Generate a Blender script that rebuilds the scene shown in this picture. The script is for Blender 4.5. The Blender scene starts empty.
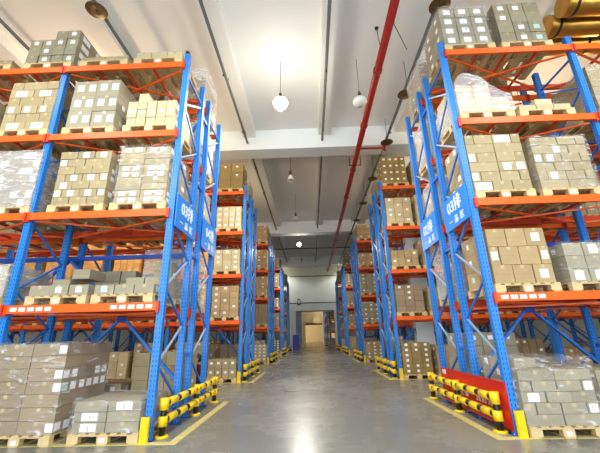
import bpy, math, random
from mathutils import Vector, Matrix
random.seed(7)
C = bpy.context.scene.collection
SC = bpy.context.scene

# ------------------------------------------------------------------ materials
def srgb(r, g, b):
    def f(c):
        c /= 255.0
        return c/12.92 if c <= 0.04045 else ((c+0.055)/1.055)**2.4
    return (f(r), f(g), f(b), 1.0)

def new_mat(name):
    m = bpy.data.materials.new(name); m.use_nodes = True
    nt = m.node_tree; b = nt.nodes['Principled BSDF']
    return m, nt, b

def plain(name, col, rough=0.5, metal=0.0, var=0.12, scale=6.0, bump=0.0, bscale=40.0, spec=0.5):
    m, nt, b = new_mat(name)
    N, L = nt.nodes, nt.links
    tc = N.new('ShaderNodeTexCoord'); no = N.new('ShaderNodeTexNoise'); no.inputs['Scale'].default_value = scale
    no.inputs['Detail'].default_value = 4
    L.new(tc.outputs['Object'], no.inputs['Vector'])
    mr = N.new('ShaderNodeMapRange'); mr.inputs['To Min'].default_value = 1-var; mr.inputs['To Max'].default_value = 1+var
    L.new(no.outputs['Fac'], mr.inputs['Value'])
    mx = N.new('ShaderNodeMix'); mx.data_type = 'RGBA'; mx.blend_type = 'MULTIPLY'; mx.inputs['Factor'].default_value = 1
    mx.inputs['A'].default_value = col
    L.new(mr.outputs['Result'], mx.inputs['B'])
    L.new(mx.outputs['Result'], b.inputs['Base Color'])
    b.inputs['Roughness'].default_value = rough; b.inputs['Metallic'].default_value = metal
    b.inputs['Specular IOR Level'].default_value = spec
    if bump:
        n2 = N.new('ShaderNodeTexNoise'); n2.inputs['Scale'].default_value = bscale
        L.new(tc.outputs['Object'], n2.inputs['Vector'])
        bp = N.new('ShaderNodeBump'); bp.inputs['Strength'].default_value = bump; bp.inputs['Distance'].default_value = 0.02
        L.new(n2.outputs['Fac'], bp.inputs['Height']); L.new(bp.outputs['Normal'], b.inputs['Normal'])
    return m

def math_node(N, L, op, a, b=None, c=None):
    n = N.new('ShaderNodeMath'); n.operation = op
    for i, v in enumerate((a, b, c)):
        if v is None: continue
        if isinstance(v, (int, float)): n.inputs[i].default_value = v
        else: L.new(v, n.inputs[i])
    return n.outputs[0]

def carton_mat(name, col, var=0.22, rough=0.75):
    """cardboard: tone differs from box to box, faint printing fibres, a joint where the flaps meet"""
    m, nt, b = new_mat(name); N, L = nt.nodes, nt.links
    ge = N.new('ShaderNodeNewGeometry'); oi = N.new('ShaderNodeObjectInfo')
    r = math_node(N, L, 'FRACT', math_node(N, L, 'ADD', ge.outputs['Random Per Island'], oi.outputs['Random']))
    tc = N.new('ShaderNodeTexCoord'); no = N.new('ShaderNodeTexNoise'); no.inputs['Scale'].default_value = 5
    L.new(tc.outputs['Object'], no.inputs['Vector'])
    f = math_node(N, L, 'MULTIPLY_ADD', r, var, 1-var/2)
    f2 = math_node(N, L, 'MULTIPLY_ADD', no.outputs['Fac'], 0.24, 0.88)
    f3 = math_node(N, L, 'MULTIPLY', f, f2)
    uv = N.new('ShaderNodeUVMap'); uv.uv_map = 'UVMap'
    sp = N.new('ShaderNodeSeparateXYZ'); L.new(uv.outputs['UV'], sp.inputs['Vector'])
    d = math_node(N, L, 'ABSOLUTE', math_node(N, L, 'SUBTRACT', sp.outputs['Y'], 0.5))
    ln = math_node(N, L, 'LESS_THAN', d, 0.012)
    f4 = math_node(N, L, 'MULTIPLY', f3, math_node(N, L, 'MULTIPLY_ADD', ln, -0.12, 1.0))
    mx = N.new('ShaderNodeMix'); mx.data_type = 'RGBA'; mx.blend_type = 'MULTIPLY'; mx.inputs['Factor'].default_value = 1
    mx.inputs['A'].default_value = col; L.new(f4, mx.inputs['B'])
    L.new(mx.outputs['Result'], b.inputs['Base Color']); b.inputs['Roughness'].default_value = rough
    return m

def upright_mat(name, col):
    m, nt, b = new_mat(name); N, L = nt.nodes, nt.links
    uv = N.new('ShaderNodeUVMap'); uv.uv_map = 'UVMap'
    sp = N.new('ShaderNodeSeparateXYZ'); L.new(uv.outputs['UV'], sp.inputs['Vector'])
    v = math_node(N, L, 'FRACT', math_node(N, L, 'DIVIDE', sp.outputs['Y'], 0.075))
    a = math_node(N, L, 'LESS_THAN', math_node(N, L, 'ABSOLUTE', math_node(N, L, 'SUBTRACT', v, 0.5)), 0.22)
    u = math_node(N, L, 'ABSOLUTE', math_node(N, L, 'SUBTRACT', sp.outputs['X'], 0.059))
    w = math_node(N, L, 'LESS_THAN', math_node(N, L, 'ABSOLUTE', math_node(N, L, 'SUBTRACT', u, 0.029)), 0.009)
    h = math_node(N, L, 'MULTIPLY', a, w)
    mx = N.new('ShaderNodeMix'); mx.data_type = 'RGBA'; L.new(h, mx.inputs['Factor'])
    mx.inputs['A'].default_value = col; mx.inputs['B'].default_value = srgb(22, 66, 135)
    L.new(mx.outputs['Result'], b.inputs['Base Color']); b.inputs['Roughness'].default_value = 0.35
    return m

def emit(name, col, s):
    m, nt, b = new_mat(name)
    b.inputs['Base Color'].default_value = col
    b.inputs['Emission Color'].default_value = col; b.inputs['Emission Strength'].default_value = s
    return m

def film_mat(name, base=0.10, streak=0.5, tint=(0.95, 0.97, 1, 1)):
    m, nt, b = new_mat(name); N, L = nt.nodes, nt.links
    N.remove(b); out = N['Material Output']
    tr = N.new('ShaderNodeBsdfTransparent'); gl = N.new('ShaderNodeBsdfPrincipled')
    gl.inputs['Base Color'].default_value = tint; gl.inputs['Roughness'].default_value = 0.22
    tc = N.new('ShaderNodeTexCoord'); mp = N.new('ShaderNodeMapping'); mp.inputs['Scale'].default_value = (2.2, 2.2, 9)
    mp.inputs['Rotation'].default_value = (0.25, 0.3, 0)
    L.new(tc.outputs['Object'], mp.inputs['Vector'])
    no = N.new('ShaderNodeTexNoise'); no.inputs['Scale'].default_value = 1.6; no.inputs['Detail'].default_value = 5
    no.inputs['Distortion'].default_value = 1.2
    L.new(mp.outputs['Vector'], no.inputs['Vector'])
    mr = N.new('ShaderNodeMapRange'); mr.inputs['From Min'].default_value = 0.56; mr.inputs['From Max'].default_value = 0.70
    mr.inputs['To Min'].default_value = base; mr.inputs['To Max'].default_value = streak
    L.new(no.outputs['Fac'], mr.inputs['Value'])
    bp = N.new('ShaderNodeBump'); bp.inputs['Strength'].default_value = 0.9; bp.inputs['Distance'].default_value = 0.05
    L.new(no.outputs['Fac'], bp.inputs['Height']); L.new(bp.outputs['Normal'], gl.inputs['Normal'])
    mx = N.new('ShaderNodeMixShader'); L.new(mr.outputs['Result'], mx.inputs['Fac'])
    L.new(tr.outputs['BSDF'], mx.inputs[1]); L.new(gl.outputs['BSDF'], mx.inputs[2])
    L.new(mx.outputs['Shader'], out.inputs['Surface'])
    return m

def floor_mat():
    m, nt, b = new_mat('polished_concrete'); N, L = nt.nodes, nt.links
    tc = N.new('ShaderNodeTexCoord')
    n1 = N.new('ShaderNodeTexNoise'); n1.inputs['Scale'].default_value = 0.55; n1.inputs['Detail'].default_value = 6; n1.inputs['Roughness'].default_value = 0.65
    n2 = N.new('ShaderNodeTexNoise'); n2.inputs['Scale'].default_value = 9; n2.inputs['Detail'].default_value = 5
    L.new(tc.outputs['Object'], n1.inputs['Vector']); L.new(tc.outputs['Object'], n2.inputs['Vector'])
    a = math_node(N, L, 'MULTIPLY_ADD', n1.outputs['Fac'], 1.2, -0.1)
    c = math_node(N, L, 'MULTIPLY_ADD', n2.outputs['Fac'], 0.3, a)
    cr = N.new('ShaderNodeValToRGB'); L.new(c, cr.inputs['Fac'])
    cr.color_ramp.elements[0].position = 0.3; cr.color_ramp.elements[0].color = srgb(112, 112, 104)
    cr.color_ramp.elements[1].position = 0.95; cr.color_ramp.elements[1].color = srgb(140, 138, 128)
    # sawn joints every six metres
    sp = N.new('ShaderNodeSeparateXYZ'); L.new(tc.outputs['Object'], sp.inputs['Vector'])
    jy = math_node(N, L, 'LESS_THAN', math_node(N, L, 'FRACT', math_node(N, L, 'DIVIDE', math_node(N, L, 'ADD', sp.outputs['Y'], 1.9), 6.0)), 0.0025)
    mx = N.new('ShaderNodeMix'); mx.data_type = 'RGBA'; L.new(jy, mx.inputs['Factor'])
    L.new(cr.outputs['Color'], mx.inputs['A']); mx.inputs['B'].default_value = srgb(84, 81, 78)
    L.new(mx.outputs['Result'], b.inputs['Base Color'])
    rr = math_node(N, L, 'MULTIPLY_ADD', n1.outputs['Fac'], 0.2, 0.17); L.new(rr, b.inputs['Roughness'])
    b.inputs['Specular IOR Level'].default_value = 0.5
    return m

M = dict(
    floor=floor_mat(),
    ceiling=plain('white_ceiling_paint', srgb(226, 228, 226), 0.8, var=0.04, scale=0.4),
    beamw=plain('white_beam_paint', srgb(228, 234, 236), 0.7, var=0.03, scale=0.4),
    wall=plain('grey_wall_panel', srgb(214, 216, 202), 0.7, var=0.04, scale=0.5),
    jamb=plain('pale_door_jamb', srgb(205, 210, 205), 0.6, var=0.03),
    wallcream=plain('cream_wall', srgb(246, 238, 206), 0.7, var=0.03),
    bluewall=plain('blue_panel', srgb(70, 80, 190), 0.6, var=0.05),
    up=upright_mat('blue_perforated_steel', srgb(46, 132, 222)),
    blue=plain('blue_steel', srgb(40, 112, 205), 0.4, var=0.06),
    bluedk=plain('deep_blue_steel', srgb(22, 66, 160), 0.4, var=0.06),
    sign=plain('blue_sign_enamel', srgb(45, 140, 235), 0.35, var=0.02),
    galv_lit=plain('pale_galvanised_and_lit_steel', srgb(170, 190, 215), 0.35, 0.3, var=0.06),
    orange=plain('orange_steel', srgb(238, 100, 26), 0.4, var=0.08, scale=3),
    red=plain('red_orange_steel', srgb(205, 62, 20), 0.45, var=0.08, scale=3),
    redboard=plain('red_board', srgb(205, 22, 12), 0.35, var=0.05),
    redpipe=plain('red_pipe_paint', srgb(150, 22, 18), 0.4, var=0.08),
    greypipe=plain('grey_pipe', srgb(105, 108, 106), 0.45, 0.2, var=0.1),
    dark=plain('dark_iron', srgb(55, 50, 42), 0.5, 0.4, var=0.2),
    disc=plain('brown_disc', srgb(104, 82, 48), 0.45, 0.3, var=0.35, scale=8),
    yellow=plain('yellow_paint', srgb(245, 205, 15), 0.4, var=0.05),
    yline=plain('worn_yellow_line', srgb(205, 190, 120), 0.5, var=0.18, scale=7),
    black=plain('black_rubber', srgb(24, 22, 20), 0.5, var=0.1),
    wood=plain('pale_pallet_wood', srgb(205, 178, 128), 0.75, var=0.22, scale=9),
    woodblk=plain('pallet_block_wood', srgb(212, 188, 140), 0.8, var=0.25, scale=14),
    paper=plain('white_paper', srgb(244, 246, 250), 0.6, var=0.03),
    papert=plain('pale_teal_paper', srgb(190, 225, 222), 0.6, var=0.04),
    tape=plain('glossy_tape', srgb(196, 176, 138), 0.2, var=0.05),
    white=plain('white_print', srgb(235, 242, 250), 0.5, var=0.02),
    lampw=plain('lamp_housing', srgb(70, 70, 66), 0.4, 0.5),
    bulb_on=emit('glowing_lamp', (1, 0.93, 0.78, 1), 60.0),
    bulb_dim=emit('softly_glowing_lamp', (1, 0.93, 0.78, 1), 25.0),
    bulb_off=plain('pale_lamp_glass', srgb(225, 225, 215), 0.15, var=0.02),
    film=film_mat('clear_stretch_film', 0.06, 0.6),
    filmh=film_mat('cloudy_stretch_film', 0.28, 0.75),
    foil=plain('warm_lit_gold_foil', srgb(196, 150, 70), 0.28, 0.9, var=0.35, scale=2.5, bump=0.5, bscale=3),  # warm light on the ceiling put into this gold
    skin=plain('skin', srgb(205, 150, 120), 0.6, var=0.04),
    hair=plain('black_hair', srgb(22, 18, 18), 0.6),
    shirt=plain('dark_red_shirt', srgb(95, 28, 34), 0.8),
    jeans=plain('blue_trousers', srgb(62, 92, 165), 0.85),
    shoe=plain('dark_shoe', srgb(35, 33, 35), 0.6),
)
TONE = dict(
    tan=carton_mat('tan_cardboard', srgb(166, 149, 112)),
    grey=carton_mat('grey_tan_cardboard', srgb(156, 147, 122)),
    pale=carton_mat('pale_cardboard', srgb(196, 181, 142)),
    brown=carton_mat('brown_cardboard', srgb(150, 130, 102)),
    olive=carton_mat('olive_cardboard', srgb(150, 128, 76)),
    kraft=carton_mat('kraft_cardboard', srgb(176, 150, 108)),
    orange=carton_mat('warm_orange_cardboard', srgb(232, 182, 112)),
)

# ------------------------------------------------------------------ mesh builder
class MB:
    def __init__(s): s.v = []; s.f = []; s.m = []; s.uv = []; s.mats = []; s.sm = []
    def mi(s, mat):
        if mat not in s.mats: s.mats.append(mat)
        return s.mats.index(mat)
    def face(s, pts, mat, uv=None, smooth=False):
        b = len(s.v); s.v += [tuple(p) for p in pts]; s.f.append(tuple(range(b, b+len(pts)))); s.m.append(s.mi(mat)); s.sm.append(smooth)
        s.uv += uv if uv else [(0, 0)]*len(pts)
    def box(s, x0, x1, y0, y1, z0, z1, mat, norm=False, rot=0.0, jit=0.0, mtx=None):
        cx, cy = (x0+x1)/2, (y0+y1)/2; c, sn = math.cos(rot), math.sin(rot)
        P = []
        for z in (z0, z1):
            for x, y in ((x0, y0), (x1, y0), (x1, y1), (x0, y1)):
                q = Vector((cx+(x-cx)*c-(y-cy)*sn, cy+(x-cx)*sn+(y-cy)*c, z))
                if jit: q += Vector((random.uniform(-jit, jit), random.uniform(-jit, jit), random.uniform(-jit, 0)))
                if mtx: q = mtx @ q
                P.append(q)
        b = len(s.v); s.v += [tuple(p) for p in P]
        dx, dy, dz = abs(x1-x0), abs(y1-y0), abs(z1-z0)
        F = [((0, 1, 5, 4), dx, dz), ((1, 2, 6, 5), dy, dz), ((2, 3, 7, 6), dx, dz), ((3, 0, 4, 7), dy, dz), ((4, 5, 6, 7), dx, dy), ((3, 2, 1, 0), dx, dy)]
        for q, a, h in F:
            s.f.append(tuple(b+i for i in q)); s.m.append(s.mi(mat)); s.sm.append(False)
            if norm: a = h = 1
            s.uv += [(0, 0), (a, 0), (a, h), (0, h)]
    def bar(s, p, q, w, h, mat, up=(0, 0, 1)):
        """rectangular bar from p to q, w across, h along 'up'"""
        p, q = Vector(p), Vector(q); d = q-p; L_ = d.length; d.normalize()
        u = Vector(up); a = d.cross(u)
        if a.length < 1e-4: a = d.cross(Vector((0, 1, 0)))
        a.normalize(); c = a.cross(d).normalized()
        m = Matrix((a, d, c)).transposed().to_4x4(); m.translation = p
        s.box(-w/2, w/2, 0, L_, -h/2, h/2, mat, mtx=m)
    def tube(s, p, q, r, mat, n=10, r2=None, caps=True):
        p, q = Vector(p), Vector(q); d = (q-p).normalized(); r2 = r if r2 is None else r2
        a = d.cross(Vector((0, 0, 1)));
        if a.length < 1e-4: a = Vector((1, 0, 0))
        a.normalize(); c = d.cross(a).normalized(); b = len(s.v)
        for (o, rr) in ((p, r), (q, r2)):
            for i in range(n):
                t = 2*math.pi*i/n; s.v.append(tuple(o+a*math.cos(t)*rr+c*math.sin(t)*rr))
        for i in range(n):
            j = (i+1) % n; s.f.append((b+i, b+j, b+n+j, b+n+i)); s.m.append(s.mi(mat)); s.sm.append(True); s.uv += [(0, 0)]*4
        if caps:
            for ring in (tuple(b+i for i in range(n))[::-1], tuple(b+n+i for i in range(n))):
                s.f.append(ring); s.m.append(s.mi(mat)); s.sm.append(False); s.uv += [(0, 0)]*n
    def lathe(s, prof, mat, n=16, o=(0, 0, 0)):
        b = len(s.v)
        for r, z in prof:
            for i in range(n):
                t = 2*math.pi*i/n; s.v.append((o[0]+r*math.cos(t), o[1]+r*math.sin(t), o[2]+z))
        for k in range(len(prof)-1):
            for i in range(n):
                j = (i+1) % n
                s.f.append((b+k*n+i, b+k*n+j, b+(k+1)*n+j, b+(k+1)*n+i)); s.m.append(s.mi(mat)); s.sm.append(True); s.uv += [(0, 0)]*4
    def build(s, name, parent=None, o=(0, 0, 0)):
        """vertices are given in world space; o is the object's own origin"""
        me = bpy.data.meshes.new(name)
        me.from_pydata([(x-o[0], y-o[1], z-o[2]) for x, y, z in s.v], [], s.f)
        for m in s.mats: me.materials.append(m)
        me.polygons.foreach_set('material_index', s.m)
        me.polygons.foreach_set('use_smooth', s.sm)
        uvl = me.uv_layers.new(name='UVMap')
        uvl.data.foreach_set('uv', [c for t in s.uv for c in t])
        me.update()
        ob = bpy.data.objects.new(name, me); C.objects.link(ob)
        if parent is not None:
            ob.parent = parent
            off = Vector(o)-parent_origin(parent)
            ob.location = off
        else: ob.location = o
        return ob

def parent_origin(p):
    v = Vector((0, 0, 0))
    while p is not None:
        v += p.location; p = p.parent
    return v

def tag(o, label=None, cat=None, group=None, kind=None):
    if label: o['label'] = label
    if cat: o['category'] = cat
    if group: o['group'] = group
    if kind: o['kind'] = kind
    return o

def thing(name, loc, label, cat, group=None):
    o = bpy.data.objects.new(name, None); o.empty_display_size = 0.2; C.objects.link(o); o.location = loc
    return tag(o, label, cat, group)

def struct(ob): ob['kind'] = 'structure'; return ob

# ------------------------------------------------------------------ main dimensions
XL, XR, BW = -2.63, 3.10, 2.78
LV = [2.06, 3.81, 5.57, 7.35]; BH = 0.14
SH = [0.0]+[z+BH/2 for z in LV]                      # top of each storage level
DEP, GAP, TOP = 1.08, 0.53, 7.70
BLK = [5.93, 12.93, 21.3, 29.9, 38.3]
CEIL = 10.5; WALLY = 42.5
ORD = ['first', 'second', 'third', 'fourth', 'fifth', 'sixth', 'seventh', 'eighth', 'ninth', 'tenth']
SHN = ['floor level', 'first shelf', 'second shelf', 'third shelf', 'top shelf']

# ------------------------------------------------------------------ the building
b = MB(); b.box(-22, 22, -9, 100, -0.2, 0, M['floor']); struct(b.build('floor'))
b = MB(); b.box(-22, 22, -9, 100, CEIL, CEIL+0.2, M['ceiling']); struct(b.build('ceiling'))
b = MB(); b.box(-22.3, -22, -9, 100, 0, CEIL, M['wall']); struct(b.build('wall_left'))
b = MB(); b.box(22, 22.3, -9, 100, 0, CEIL, M['wall']); struct(b.build('wall_right'))
for k, y in enumerate((-12.8, 0.2, 13.0, 25.8, 38.6, 51.4, 64.2)):
    if y < -9: continue
    b = MB(); b.box(-22, 22, y, y+0.8, 9.5, CEIL, M['beamw']); struct(b.build('ceiling_beam'))
for k in range(-5, 6):
    x = 0.87+3.42*k
    b = MB(); b.box(x-0.28, x+0.28, -9, WALLY, 10.12, CEIL, M['ceiling']); struct(b.build('ceiling_rib'))
# end wall with its doorway
def portal(y, x0, x1, zt, mat, name, t=0.35):
    b = MB(); b.box(-22, x0, y, y+t, 0, CEIL, mat); b.box(x1, 22, y, y+t, 0, CEIL, mat); b.box(x0, x1, y, y+t, zt, CEIL, mat)
    return struct(b.build(name))
portal(WALLY, -1.9, 2.85, 4.5, M['wall'], 'wall_back')
b = MB()
b.box(-2.55, -1.9, WALLY-0.12, WALLY+0.4, 0, 5.4, M['jamb']); b.box(2.85, 3.5, WALLY-0.12, WALLY+0.4, 0, 5.4, M['jamb'])
b.box(-1.9, 2.85, WALLY-0.12, WALLY+0.4, 4.5, 5.4, M['jamb']); struct(b.build('trim_1'))
b = MB(); b.box(-2.6, 3.55, WALLY-0.14, WALLY-0.0, 5.42, 5.5, M['dark']); struct(b.build('trim_2'))
b = MB(); b.tube((-1.8, WALLY+0.65, 4.62), (2.75, WALLY+0.65, 4.62), 0.2, M['jamb'], 12); struct(b.build('door_1'))
b = MB(); b.box(-2.3, -1.55, WALLY-0.35, WALLY-0.2, 0, 1.7, M['bluewall'])
tag(b.build('notice_board', o=(-1.9, WALLY-0.3, 0)), 'plain blue board standing at the left of the far doorway', 'board')
b = MB(); b.box(-1.66, -1.28, WALLY-0.20, WALLY-0.13, 5.25, 5.95, M['black']); sg = b.build('door_sign', o=(-1.47, WALLY-0.2, 5.3))
tag(sg, 'small black sign with white letter above the far doorway', 'sign')
# second hall beyond the doorway and its far wall
portal(78, -1.35, 2.45, 3.9, M['wallcream'], 'wall_far')
b = MB(); b.box(-22, 22, 99, 99.3, 0, CEIL, M['wallcream']); struct(b.build('wall_end'))
b = MB(); b.tube((-1.35, 77.8, 4.1), (2.45, 77.8, 4.1), 0.22, M['greypipe'], 12); struct(b.build('door_2'))

# wall behind the camera; wide opening made up to light the rack fronts
b = MB(); b.box(-22, -9, -9.3, -9, 0, CEIL, M['wall']); b.box(9, 22, -9.3, -9, 0, CEIL, M['wall']); b.box(-9, 9, -9.3, -9, 8.5, CEIL, M['wall']); struct(b.build('wall_front'))

# text as real lettering
def text_mesh(s, size, name='lettering', mat=None, extrude=0.004):
    cu = bpy.data.curves.new(name, 'FONT'); cu.body = s; cu.size = size; cu.align_x = 'CENTER'; cu.align_y = 'CENTER'; cu.extrude = extrude
    cu.offset = 0.004*size*3
    tmp = bpy.data.objects.new('tmp', cu); C.objects.link(tmp)
    dg = bpy.context.evaluated_depsgraph_get(); me = bpy.data.meshes.new_from_object(tmp.evaluated_get(dg))
    bpy.data.objects.remove(tmp)
    me.materials.clear(); me.materials.append(mat or M['white'])
    ob = bpy.data.objects.new(name, me); C.objects.link(ob); return ob
def put_text(s, size, loc, axis, parent, name='lettering', mat=None):
    """axis: 'left' board faces +X, 'right' board faces -X, 'front' faces -Y"""
    t = text_mesh(s, size, name, mat); t.parent = parent
    off = Vector(loc)-parent_origin(parent); t.location = off
    t.rotation_euler = {'left': (math.pi/2, 0, math.pi/2), 'right': (math.pi/2, 0, -math.pi/2), 'front': (math.pi/2, 0, 0)}[axis]
    return t
put_text('B', 0.55, (-1.47, WALLY-0.205, 5.6), 'front', sg)

# painted floor lines
def quadline(pts, w, mat, name):
    b = MB()
    for (x0, y0), (x1, y1) in zip(pts[:-1], pts[1:]):
        p, q = Vector((x0, y0, 0)), Vector((x1, y1, 0)); d = (q-p).normalized()*w/2
        b.bar(p+(d if b.v else -d)+Vector((0, 0, .002)), q+d+Vector((0, 0, .002)), w, 0.004, mat)
    return struct(b.build(name))
for k, y0 in enumerate(BLK):
    for s, xa, xe in ((-1, -2.17, -13), (1, 2.74, 13)):
        quadline([(xe, y0-0.17), (xa, y0-0.17), (xa, y0+3.15)], 0.14, M['yline'], 'floor_marking')

# ------------------------------------------------------------------ racks
def fx(s, k): return XL-k*BW if s < 0 else XR+k*BW
def upright_mb(x, y, s):
    b = MB(); w, d = 0.118, 0.10
    # omega profile: front web with two returns and lips
    b.box(x-w/2, x+w/2, y-d/2, y-d/2+0.02, 0, TOP, M['up'])
    b.box(x-w/2, x-w/2+0.02, y-d/2+0.02, y+d/2, 0, TOP, M['up'])
    b.box(x+w/2-0.02, x+w/2, y-d/2+0.02, y+d/2, 0, TOP, M['up'])
    b.box(x-w/2+0.02, x-w/2+0.045, y+d/2-0.02, y+d/2, 0, TOP, M['up'])
    b.box(x+w/2-0.045, x+w/2-0.02, y+d/2-0.02, y+d/2, 0, TOP, M['up'])
    return b
def make_rack(s, blk, row, nb, y0, near):
    side = 'left' if s < 0 else 'right'
    rowname = 'front row' if row == 0 else 'rear row'
    lab = f'blue and orange pallet rack, {rowname} of {ORD[blk]} block on the {side} of the aisle'
    ex = fx(s, 0); org = (ex, y0, 0)
    t = thing('pallet_rack', org, lab, 'rack', 'blue and orange pallet racks along the aisle')
    for k in range(nb+1):
        x = fx(s, k)
        for yy in (y0, y0+DEP):
            u = upright_mb(x, yy, s).build('upright', t, (x, yy, 0))
            if near:
                p = MB(); p.box(x-0.1, x+0.1, yy-0.085, yy+0.085, 0, 0.012, M['bluedk'])
                p.tube((x-0.085, yy-0.07, 0.012), (x-0.085, yy-0.07, 0.03), 0.012, M['galv_lit'], 6)
                p.build('foot_plate', u, (x, yy, 0))
        z = [0.45, 1.10]
        while z[-1]+0.66 < TOP-0.1: z.append(z[-1]+0.66)
        ya, yb = y0+0.05, y0+DEP-0.05
        mt = M['blue']
        for i in range(len(z)-1):
            p = (x, yb if i % 2 == 0 else ya, z[i]); q = (x, ya if i % 2 == 0 else yb, z[i+1])
            g = MB(); g.bar(p, q, 0.035, 0.03, M['galv_lit'] if (i % 2 == 1 and k == 0) else mt)  # rising aisle-end diagonals paler: the light they catch is put into the colour
            g.build('brace', t, p)
        g = MB(); g.bar((x, ya, 0.3), (x, yb, 0.3), 0.04, 0.03, mt); g.build('brace', t, (x, ya, 0.3))
        g = MB(); g.bar((x, ya, z[-1]+.12), (x, yb, z[-1]+.12), 0.04, 0.03, mt); g.build('brace', t, (x, ya, z[-1]))
    for k in range(nb):
        xa, xb = sorted((fx(s, k), fx(s, k+1)))
        for li, z in enumerate(LV):
            for yy, front in ((y0, True), (y0+DEP, False)):
                sg = -1 if front else 1
                b = MB(); m = M['orange'] if front else M['red']
                ya, yb = sorted((yy+sg*0.055, yy+sg*0.105))
                b.box(xa+0.04, xb-0.04, ya, yb, z-BH/2, z+BH/2-0.02, m)
                b.box(xa+0.04, xb-0.04, min(ya, yb-.05), yb, z+BH/2-0.02, z+BH/2, m)      # step lip
                for xx, w in ((xa+0.035, 1), (xb-0.035, 1)):                                # end connector plates
                    b.box(xx-0.024, xx+0.024, min(yy+sg*0.052, yy+sg*0.110), max(yy+sg*0.052, yy+sg*0.110), z-0.11, z+0.085, M['red'])
                b.build('beam', t, (xa, yy, z))
            if blk < 3:
                b = MB()                                                                    # supports under the pallets
                zz = z-0.03; ya, yb = y0-0.0, y0+DEP
                for f in (0.27, 0.5, 0.73):
                    xm = xa+(xb-xa)*f; b.bar((xm, ya-.03, zz), (xm, yb+.03, zz), 0.05, 0.04, M['red'])
                b.bar((xa+0.12, ya, zz-.045), (xb-0.12, yb, zz-.045), 0.045, 0.03, M['orange'])
                b.bar((xa+0.12, yb, zz-.075), (xb-0.12, ya, zz-.075), 0.045, 0.03, M['orange'])
                b.build('shelf_brace', t, (xa, y0, z))
    # the rear bracing stands in the gap between the rows
    if row == 0 and blk < 3:
        for k in range(nb):
            xa, xb = sorted((fx(s, k), fx(s, k+1))); xm = (xa+xb)/2; yg = y0+DEP+0.2
            for (zc, ze1, ze2) in ((1.98, 0.6, 3.25), (5.5, 4.25, 6.85)):
                for xe in (xa, xb):
                    for ze in (ze1, ze2):
                        g = MB(); g.bar((xe, yg, ze), (xm, yg, zc), 0.07, 0.05, M['blue']); g.build('brace', t, (xm, yg, zc))
            g = MB(); g.bar((xa, yg, 3.28), (xb, yg, 3.28), 0.06, 0.09, M['bluedk']); g.build('tie_bar', t, (xa, yg, 3.28))
            g = MB(); g.box(xm-.09, xm+.09, yg-.045, yg-.03, 1.86, 2.08, M['bluedk']); g.build('gusset_plate', t, (xm, yg, 2))
        for k in range(nb+1):
            for z in (1.2, 3.25, 5.0, 6.9):
                x = fx(s, k); g = MB(); g.bar((x, y0+DEP+.05, z), (x, y0+DEP+GAP-.05, z), 0.06, 0.05, M['blue']); g.build('row_spacer', t, (x, y0+DEP, z))
    if near:
        for k in range(min(nb, 2)):
            xa, xb = sorted((fx(s, k), fx(s, k+1)))
            for base in (xa+0.13, xb-0.86):
                for i in range(5):
                    if row: continue
                    x = base+i*0.155
                    g = MB(); g.box(x, x+0.115, y0-0.108, y0-0.1055, LV[0]-0.035, LV[0]+0.03, M['paper']); g.build('location_label', t, (x, y0-.106, LV[0]))
    # aisle-end name board
    if blk < 2:
        xs = ex+0.08 if s < 0 else ex-0.08
        g = MB(); g.box(min(xs, xs+0.015), max(xs, xs+0.015), y0-0.02, y0+DEP+0.05, 3.56, 4.30 if row else 4.24, M['sign'])
        if blk == 0:
            p = g.build('sign_board', t, (xs, y0+DEP/2, 3.56)); p['label'] = 'bright blue board with white row number'
            fc = xs+0.018 if s < 0 else xs-0.003
            ax = 'left' if s < 0 else 'right'
            put_text('04排' if row and s < 0 else ('02排' if row else '03排'), 0.33, (fc, y0+DEP/2+0.02, 4.00), ax, p)
            put_text('一  品  区', 0.17, (fc, y0+DEP/2, 3.70), ax, p)
    return t

def slot_x(s, bay, j):
    """x range of pallet j (0 = nearer the aisle) in a bay"""
    a = fx(s, bay)
    if s < 0:
        return (a-1.19, a-0.11) if j == 0 else (a-2.45, a-1.35)
    return (a+0.10, a+1.18) if j == 0 else (a+1.32, a+2.42)

# pallets
PL_H = 0.155
def pallet_parts(mb_deck, mb_blocks, mb_skids, w=1.1, d=1.05):
    n = 7
    for i in range(n):
        x = -w/2+(w-0.1)*i/(n-1); mb_deck.box(x, x+0.1, -d/2, d/2, PL_H-0.022, PL_H, M['wood'])
    for y in (-d/2, -0.05, d/2-0.1): mb_deck.box(-w/2, w/2, y, y+0.1, PL_H-0.04, PL_H-0.022, M['wood'])
    for y in (-d/2, -0.05, d/2-0.1):
        for x in (-w/2, -0.085, w/2-0.17): mb_blocks.append((x, x+0.17, y, y+0.1))
    for x in (-w/2, -0.07, w/2-0.14): mb_skids.append((x, x+0.14))
deck = MB(); bl = []; sk = []; pallet_parts(deck, bl, sk)
def one_mesh(mb, name):
    ob = mb.build(name); me = ob.data; bpy.data.objects.remove(ob); return me
deck_me = one_mesh(deck, 'deck')
bm_ = MB(); bm_.box(-0.085, 0.085, -0.05, 0.05, 0, PL_H-0.06, M['woodblk']); block_me = one_mesh(bm_, 'block')
bm_ = MB(); bm_.box(-0.085, 0.085, -0.05, 0.05, 0, PL_H-0.06, M['woodblk']); bm_.box(-0.04, 0.04, -0.052, -0.05, 0.01, 0.07, M['paper']); block_lab_me = one_mesh(bm_, 'block')
bm_ = MB(); bm_.box(-0.07, 0.07, -0.525, 0.525, 0, 0.02, M['wood']); skid_me = one_mesh(bm_, 'skid')
full = MB(); pallet_parts(full, bl2 := [], sk2 := [])
for q in bl2: full.box(*q, 0.02, PL_H-0.04, M['woodblk'])
for q in sk2: full.box(*q, -0.525, 0.525, 0, 0.02, M['wood'])
full_me = one_mesh(full, 'wooden_pallet')
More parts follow.
